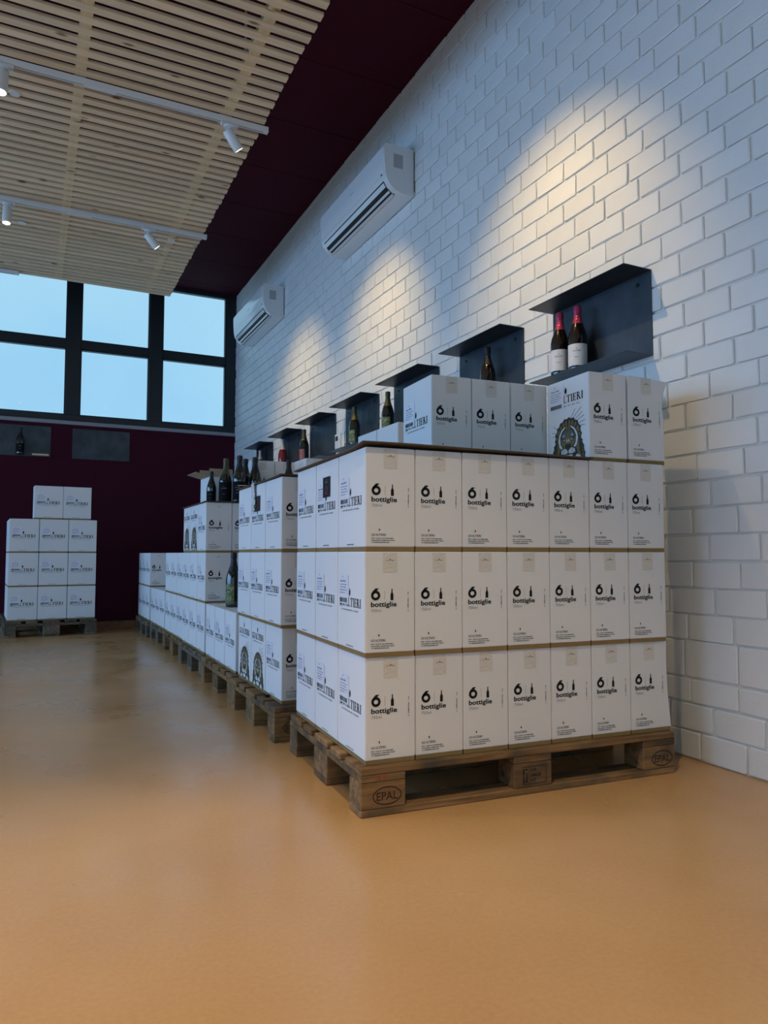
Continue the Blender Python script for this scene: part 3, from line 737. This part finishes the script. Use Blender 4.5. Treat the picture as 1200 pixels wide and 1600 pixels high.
def tiger_ink():
    """big cat head filling the lower half of the wide face; unit square, slightly turned"""
    I = Ink(); O, K, Wt, G = 0, 1, 2, 3
    def sym(pts, mi, lift): I.poly(pts, mi, lift); I.poly([(1-x, y) for x, y in reversed(pts)], mi, lift)
    dome = [(.03, 0), (.05, .20), (.07, .34), (.12, .44), (.12, .58), (.17, .72), (.25, .83), (.37, .92), (.5, .95), (.63, .93), (.75, .86), (.84, .74), (.88, .58), (.88, .44), (.93, .32), (.97, .16), (.99, 0)]
    n = len(dome)
    shag = []
    for k, (a, b) in enumerate(zip(dome, dome[1:])):      # shaggy outline
        shag.append(a)
        for q in (.3, .6):
            mx_, my_ = a[0]+(b[0]-a[0])*q, a[1]+(b[1]-a[1])*q
            d_ = .028 if q == .3 else -.004
            nx, ny = mx_-.5, my_-.42; L = math.hypot(nx, ny); shag.append((mx_+nx/L*d_, my_+ny/L*d_))
    shag.append(dome[-1])
    I.poly(shag, K, 0)
    I.poly([(.5+(x-.5)*.93, y*.955) for x, y in dome], O, .00006)
    # body stripes low on both sides, leaning inwards
    for k in range(5):
        a = .02+.085*k; w = .03
        sym([(.055+.010*k, a), (.12+.012*k, a+.14), (.20+.010*k, a+.22), (.155+.010*k, a+.13), (.085+.010*k, a-.01)], K, .00012)
    # crown stripes
    for x, y, t in ((.5, .90, 0), (.40, .885, .05), (.31, .84, .09), (.235, .77, .12)):
        sym([(x-.022, y+.01), (x+t*.4+.005, y-.15), (x+t*.4+.022, y-.14), (x+.022, y+.015)], K, .00012)
    sym([(.16, .60), (.27, .63), (.28, .60), (.17, .56)], K, .00012); sym([(.15, .51), (.25, .52), (.26, .49), (.16, .47)], K, .00012)
    # white sweeps from brow to cheek with dark borders
    sym([(.19, .47), (.21, .60), (.29, .73), (.42, .80), (.45, .745), (.34, .66), (.285, .54), (.30, .40), (.40, .27), (.36, .20), (.25, .30)], K, .00016)
    sym([(.205, .47), (.235, .60), (.31, .71), (.42, .775), (.425, .75), (.325, .665), (.262, .54), (.275, .39), (.36, .26), (.34, .235), (.245, .32)], Wt, .00022)
    # deep eye masks
    sym([(.285, .56), (.335, .65), (.44, .73), (.47, .66), (.44, .58), (.455, .48), (.40, .42), (.33, .44)], K, .00026)
    sym([(.31, .56), (.35, .63), (.425, .69), (.44, .64), (.405, .585), (.41, .52), (.36, .49)], G, .00030)
    sym([(.335, .555), (.375, .595), (.42, .575), (.385, .545)], Wt, .00034)
    sym([(.365, .575), (.385, .588), (.40, .574), (.383, .556)], K, .00038)
    sym([(.325, .46), (.40, .455), (.42, .49), (.38, .475)], Wt, .00034)
    # nose bridge with centre line, nose
    I.poly([(.455, .76), (.545, .76), (.575, .58), (.60, .44), (.585, .34), (.415, .34), (.40, .44), (.425, .58)], O, .00042)
    I.line([(.5, .80), (.495, .62)], .018, K, .00046); I.line([(.47, .70), (.455, .50)], .012, K, .00046); I.line([(.53, .70), (.545, .50)], .012, K, .00046)
    sym([(.45, .42), (.475, .50), (.49, .42)], Wt, .00046)
    I.poly([(.405, .37), (.595, .37), (.58, .30), (.5, .255), (.42, .30)], K, .00050)
    # muzzle, jaw and bib
    I.poly([(.27, .27), (.40, .31), (.5, .245), (.60, .31), (.73, .27), (.78, .15), (.72, 0), (.28, 0), (.22, .15)], K, .00046)
    sym([(.30, .245), (.40, .285), (.485, .225), (.485, .165), (.40, .145), (.29, .17)], Wt, .00052)
    for y in (.245, .22, .195): sym([(.33, y), (.40, y+.004), (.40, y-.004), (.33, y-.006)], G, .00056)
    I.poly([(.36, .115), (.44, .13), (.5, .12), (.56, .13), (.64, .115), (.62, .04), (.5, .01), (.38, .04)], Wt, .00052)
    sym([(.12, .02), (.17, .09), (.25, .11), (.30, .05), (.30, 0), (.13, 0)], Wt, .00052)
    # whiskers
    for x0, y0, x1, y1 in ((.58, .93, .72, 1.12), (.63, .91, .90, 1.13), (.69, .88, .93, 1.02), (.74, .85, .97, .93), (.80, .78, 1.0, .83), (.84, .72, .99, .72), (.15, .66, .02, .70), (.15, .60, .03, .60), (.20, .74, .05, .84)):
        I.line([(x0, y0), (x1, y1)], .009, K, .00002)
    return I
TI = tiger_ink()
front_fn = lambda x, z, l: (x, -.0007-l, z)
side_fn = lambda u, z, l: (-.0007-l, CD-u, z)
PM = dict(
    front=[(nm, q.mesh(nm, [M['ink'], M['ink_grey']], front_fn)) for nm, q in (('crest_print', FA), ('quantity_print', FI), ('note_print', FV), ('address_print', FQ))],
    side=[(nm, q.mesh(nm, [M['ink'], M['ink_grey']], side_fn)) for nm, q in zip(('brand_print', 'motto_print'), SI)],
    side_t=[(nm, q.mesh(nm, [M['ink'], M['ink_grey']], side_fn)) for nm, q in zip(('brand_print', 'motto_print'), ST)],
    label=LI.mesh('shipping_label', [M['label']], lambda x, y, l: side_fn(x+.02, y+H_*.476, l), .0009),
    bar=LB.mesh('bar_code', [M['ink']], lambda x, y, l: side_fn(x+.02, y+H_*.476, l), .0014),
    ltext=LT.mesh('label_print', [M['ink_blue']], lambda x, y, l: side_fn(x+.02, y+H_*.476, l), .0014),
    tiger=TI.mesh('tiger_print', [M['tiger_olive'], M['tiger_dark'], M['tiger_white'], M['tiger_grey']], lambda x, y, l: side_fn(.03+x*.20, KB+.001+y*.165, l), .0006),
    tape=Ink().rect(.36*CW, H_*.80, .64*CW, H_-.003).mesh('packing_tape', [M['tape']], front_fn, .0002))
sk = Ink(); sk.rect(0, 0, .082, .072, 0, 0)
skp = Ink(); skp.ring(.041, .024, .014, .014, .003, mi=0); skp.rect(.026, .052, .056, .0535, 1); leaf(skp, .041, .056, .008, 1)
PM['sticker'] = sk.mesh('black_sticker', [M['black_sticker']], lambda x, y, l: side_fn(x+.085, y+H_*.60, l), .0018)
PM['sticker_print'] = skp.mesh('sticker_print', [M['red'], M['ink_grey']], lambda x, y, l: side_fn(x+.085, y+H_*.60, l), .0022)

GRP = 'six-bottle wine cartons'
NC = [0]
def carton(x, y, z, rz, label, tiger=False, sticker=False, warp=0, front=True, side=True, tape=True, shipping=True):
    jx, jy = random.uniform(-.0003, .0003), random.uniform(-.0009, .0009)
    c = new('wine_carton', CM[warp], None, (x+jx*math.cos(rz)-jy*math.sin(rz), y+jx*math.sin(rz)+jy*math.cos(rz), z), rz+random.uniform(-.0008, .0008))
    tag(c, label, 'carton', GRP); NC[0] += 1
    new('kraft_base', KMW if warp == 1 else KM, c)
    if front:
        for nm, q in PM['front']: new(nm, q, c)
        if tape: new('packing_tape', PM['tape'], c)
    if side:
        if tiger:
            [new(nm, q, c) for nm, q in PM['side_t']]; tag(new('tiger_print', PM['tiger'], c), 'olive and black tiger head print')
            if tiger == 2: shipping = True
            else: shipping = False
        else: [new(nm, q, c) for nm, q in PM['side']]
        if shipping:
            l = new('shipping_label', PM['label'], c, (0, 0, .060 if tiger else 0)); new('bar_code', PM['bar'], l); new('label_print', PM['ltext'], l)
        if sticker:
            s = new('black_sticker', PM['sticker'], c); new('sticker_print', PM['sticker_print'], s)
    return c
TN = ['bottom', 'second', 'third', 'top']
T0 = .1445
TH = CH+.0008
STK = dict(A='end stack', B='second stack', C='low stack', D='bottle-topped stack', E='two-tier stack', F='single-tier stack', G='window-side stack')
def put(P, i, j, t, off=(.02, .02), pitch=(.1672, .2555), lab=None, **kw):
    X, Y, R = PAL[P]
    lx, ly = off[0]+i*pitch[0], off[1]+j*pitch[1]
    x = X+lx*math.cos(R)-ly*math.sin(R); y = Y+lx*math.sin(R)+ly*math.cos(R)
    if lab is None:
        wall_n = ['nearest brick wall', 'second from brick wall', 'third from brick wall', 'fourth from brick wall', 'fifth from brick wall', 'sixth from brick wall', 'at aisle corner'][6-i]
        if i == 0 and j > 0: wall_n = 'aisle side, %s' % ('middle one' if j == 1 else 'farthest from the corner')
        elif j > 0: wall_n = ('middle row, ' if j == 1 else 'back row, ')+wall_n
        elif i == 0: wall_n = 'front row, at the aisle corner'
        else: wall_n = 'front row, '+wall_n
        lab = '%s carton in %s tier of %s, %s' % ('tiger-printed white' if kw.get('tiger') else 'white', TN[t], STK[P], wall_n)
    return carton(x, y, T0+t*TH+kw.pop('dz', 0), R, lab, front=kw.pop('front', j == 0), side=kw.pop('side', i == 0), **kw)

# end stack: 7 x 3 cartons, three tiers
for t in range(3):
    off = ((.022, .022), (.018, .016), (.020, .018))[t]
    for i in range(7):
        for j in range(3):
            if i == 0 or j == 0 or (j == 1 and i in (2, 3, 4)):
                put('A', i, j, t, off, sticker=(t == 2 and i == 0 and j == 1), warp=1 if (t == 0 and i == 6 and j == 0) else 0)
SHT = .006
put('A', 0, 0, 3, (.385, .305), lab='white carton above the layer board on the end stack, at the aisle corner', side=True, front=True, dz=SHT)
put('A', 0, 0, 3, (.5535, .305), lab='white carton above the layer board, between corner carton and hidden neighbour', side=False, front=True, dz=SHT)
put('A', 0, 0, 3, (.722, .305), lab='white carton above the layer board, partly behind the tiger-printed carton', side=False, front=True, dz=SHT)
put('A', 0, 0, 3, (.870, .030), lab='tiger-printed white carton on top of the end stack', tiger=2, side=True, front=True, dz=SHT*.1)
put('A', 0, 0, 3, (1.041, .026), lab='dented white carton on top of the end stack, beside the brick wall', side=False, front=True, warp=2, dz=SHT*.1)
# second stack
for t in range(3):
    off = ((.045, .050), (.030, .020), (.030, .018))[t]
    for i in range(7):
        for j in range(3):
            if i == 0 or j == 0 or (i in (3, 4) and j > 0):
                put('B', i, j, t, off, pitch=(.1668, .2560), tiger=(t == 0 and i == 0 and j > 0), sticker=(t == 2 and i == 0 and j == 1))
put('B', 0, 0, 3, (.695, .265), lab='white carton on top of the second stack, nearer end stack', side=True, front=True, dz=SHT)
put('B', 0, 0, 3, (.695, .525), lab='white carton on top of the second stack, nearer the window', side=True, front=False, dz=SHT)
# low stack
for i in range(7):
    for j in range(3):
        if i < 3 or j == 0: put('C', i, j, 0, (.032, .045), pitch=(.1675, .262))
# bottle-topped stack
for t in range(3):
    for i in range(7):
        for j in range(3):
            if i == 0 or j == 0 or (j == 1 and i < 5):
                put('D', i, j, t, (.022, .035), tiger=(t == 2 and i == 0 and j > 0), tape=False)
put('D', 0, 0, 3, (.70, .07), lab='white carton on the bottle-topped stack, nearest the second stack', side=True, front=True, dz=SHT)
for k in range(2): put('D', 0, 0, 3, (.395+.169*k, .335), lab=('white carton behind the bottles, at its row\'s aisle end', 'white carton behind the bottles, middle of its row')[k], side=k == 0, front=True, dz=SHT)
# farther stacks
for t in range(2):
    for i in range(7):
        for j in range(3):
            if i == 0 or j == 0: put('E', i, j, t, (.012, .012), tape=False)
for i in range(7):
    for j in range(3):
        if i < 2 or j == 0: put('F', i, j, 0, (.0, .01), tape=False)
for t in range(2):
    for i in range(7):
        for j in range(3):
            if i == 0 or j == 0: put('G', i, j, t, (.022, .015), tape=False)
# lone stack at the far wall: wide faces towards the room
R = .06
def lone_put(u, v, z, label, **kw):
    # u along the pallet's short side (left to right), v into depth
    x = LP[0]+u*math.cos(R)-v*math.sin(R); y = LP[1]+.03+u*math.sin(R)+v*math.cos(R)
    # carton's wide face (-x side) turned to face the room
    return carton(x+CD*math.cos(R), y+CD*math.sin(R), z, R+math.pi/2, label, **kw)
hw = ['left', 'middle', 'right']
for t in range(3):
    for i in range(3):
        lone_put(.022+i*.2565, .012, T0+t*TH, 'white carton in %s tier of the lone stack, %s column' % (TN[t], ('outer', 'middle', 'row-side')[i]), front=False, tape=False)
        if i == 0:
            for k in range(1, 4): lone_put(.022, .012+k*.1672, T0+t*TH, 'white carton in %s tier of the lone stack, outer side, %s behind the front' % (TN[t], ('next', 'second', 'third')[k-1]), front=False, side=False)
for i in range(2): lone_put(.225+i*.2545, .02, T0+3*TH, 'white carton on top of the lone stack, %s one' % ('outer', 'row-side')[i], front=False, tape=False)

# ------------------------------------------------------------------ LAYER BOARDS, BOTTLES AND WRAP ON THE STACKS
def board(P, x0, y0, x1, y1, z, label, curl=.0):
    X, Y, R = PAL[P]
    nx, ny = 14, 10; vs = []; fs = []
    for s in (0, 1):
        for a in range(nx+1):
            for b in range(ny+1):
                u, v = a/nx, b/ny
                lift = curl*max(0, 1-v*ny/2)**2*(.35+.65*math.cos(min(1, abs(u-.12)*1.4)*math.pi/2)) + .0006*math.sin(u*11)*(1-v)
                vs.append((x0+(x1-x0)*u, y0+(y1-y0)*v, .0006+max(0, lift)+s*.0045))
    q = lambda s, a, b: s*(nx+1)*(ny+1)+a*(ny+1)+b
    for s in (0, 1):
        for a in range(nx):
            for b in range(ny): fs.append((q(s,a,b), q(s,a+1,b), q(s,a+1,b+1), q(s,a,b+1)))
    for a in range(nx):
        for b in (0, ny): fs.append((q(0,a,b), q(0,a+1,b), q(1,a+1,b), q(1,a,b)))
    for b in range(ny):
        for a in (0, nx): fs.append((q(0,a,b), q(0,a,b+1), q(1,a,b+1), q(1,a,b)))
    o = new('layer_board', MB().add(vs, fs).mesh('layer_board', [M['sheet']]), None, (X, Y, z), R)
    return tag(o, label, 'cardboard sheet', 'brown layer boards')
Z3 = T0+3*TH
board('A', .004, .002, .862, .785, Z3, 'brown cardboard layer board lying on the end stack', .010)
board('B', .016, .004, 1.19, .79, Z3, 'brown cardboard layer board lying on the second stack', .004)
board('D', .010, .018, 1.18, .80, Z3, 'brown cardboard layer board under the dark bottles', .002)
ZT = Z3+.0062
GD = 'dark bottles standing on the cartons'
bottle((.300, 2.93, ZT), 'dark bottle standing on the bottle-topped stack, in front of the open carton', 'glass_dark', 'foil_gold', 'paper_black', GD, 1.02, lab=(.02, .15), face=F)
bottle((.352, 2.76, ZT), 'dark bottle standing on the bottle-topped stack, closest to its front edge', 'glass_dark', 'foil_black', 'paper_black', GD, 1.03, lab=(.02, .14), face=F)
bottle((.425, 2.885, ZT), 'dark bottle standing on the bottle-topped stack, just behind another', 'glass_dark', 'foil_black', 'paper_black', GD, 1.02, lab=(.02, .14), face=F)
bottle((.462, 2.775, ZT), 'dark bottle on the bottle-topped stack, before the carton with a dark stripe', 'glass_dark', 'foil_black', 'paper_black', GD, 1.02, lab=(.02, .12), face=F)
bottle((.695, 2.76, ZT), 'dark bottle on the bottle-topped stack whose neck shows above the second stack', 'glass_dark', 'foil_black', 'paper_black', GD, 1.0, face=F)
bottle((.215, 2.98, ZT), 'small dark bottle standing on the bottle-topped stack, nearest the aisle', 'glass_dark', 'foil_black', 'paper_black', GD, .74, face=F)
bottle((.195, 2.27, T0+TH+.0006), 'dark bottle with green label standing on the low stack', 'glass_dark', 'foil_black', 'paper_green', GD, 1.03, lab=(.02, .13), face=F-.55, wide=100)
# open carton with its flaps folded out
oc = new('open_carton', None, None, (.225, 3.08, ZT), .04); tag(oc, 'opened white carton with kraft flaps folded out, behind the dark bottles', 'carton')
h_ = .205
def wall_(name, a, b, mt): return boxpart(name, oc, a, b, mt, .0008)
wall_('front_wall', (0, 0, 0), (.166, .004, h_), M['carton']); wall_('back_wall', (0, .248, 0), (.166, .252, h_), M['carton'])
wall_('side_wall', (0, .0042, 0), (.004, .2478, h_), M['carton']); wall_('side_wall', (.162, .0042, 0), (.166, .2478, h_), M['carton'])
fl = boxpart('flap', oc, (-.10, 0, -.002), (0, .245, .002), M['kraft_pale'], .0006, (0, .003, h_+.003)); fl.rotation_euler = (0, math.radians(14), 0)
fl = boxpart('flap', oc, (0, 0, -.002), (.166, .08, .002), M['kraft_pale'], .0006, (0, .252, h_+.003)); fl.rotation_euler = (math.radians(62), 0, 0)
fl = boxpart('flap', oc, (0, -.002, 0), (.166, .002, .06), M['kraft_pale'], .0006, (0, .002, h_+.001)); fl.rotation_euler = (math.radians(-14), 0, 0)
# loose flap of board at the back of the second stack
X, Y, R = PAL['B']
lf = MB().box(0, 0, 0, .20, .16, .004).mesh('loose_flap', [M['kraft_pale']], bevel=.0008)
o = new('loose_flap', lf, None, (X+.03, Y+.60, Z3+.0075), R); o.rotation_euler = (math.radians(5), math.radians(-2), R)
tag(o, 'loose brown cardboard flap on the second stack, beside the dark bottles', 'cardboard flap')
# crumpled bubble wrap hanging over the middle aisle-side carton of the second stack
r = random.Random(11); vs = []; fs = []
NX, NZ = 5, 16
for a in range(NX+1):
    for b in range(NZ+1):
        vs.append((-.0045-r.uniform(0, .009), a*.0095+.02*math.sin(b*.5)*.3, -.118*b/NZ*1.15+.012))
for a in range(NX):
    for b in range(NZ): fs.append((a*(NZ+1)+b, (a+1)*(NZ+1)+b, (a+1)*(NZ+1)+b+1, a*(NZ+1)+b+1))
bw = new('bubble_wrap', MB().add(vs, fs).mesh('bubble_wrap', [M['plastic_wrap']], smooth=False), None, (X+.0365, Y+.425, Z3-.004), R)
md = bw.modifiers.new('thickness', 'SOLIDIFY'); md.thickness = .0012
tag(bw, 'crumpled clear bubble wrap strip hanging on the second stack\'s aisle side', 'bubble wrap')
# small tag clipped at the foot of the second stack
tg = new('black_clip', MB().box(-.012, 0, 0, 0, .03, .012).box(-.014, .0, -.012, -.002, .012, .0).mesh('black_clip', [M['screw']], bevel=.001), None, (X+.045, Y+.22, T0+.0005), R)
tag(tg, 'small black plastic clip at the foot of the second stack', 'clip')
print('cartons', NC[0], 'bricks', len(cells))
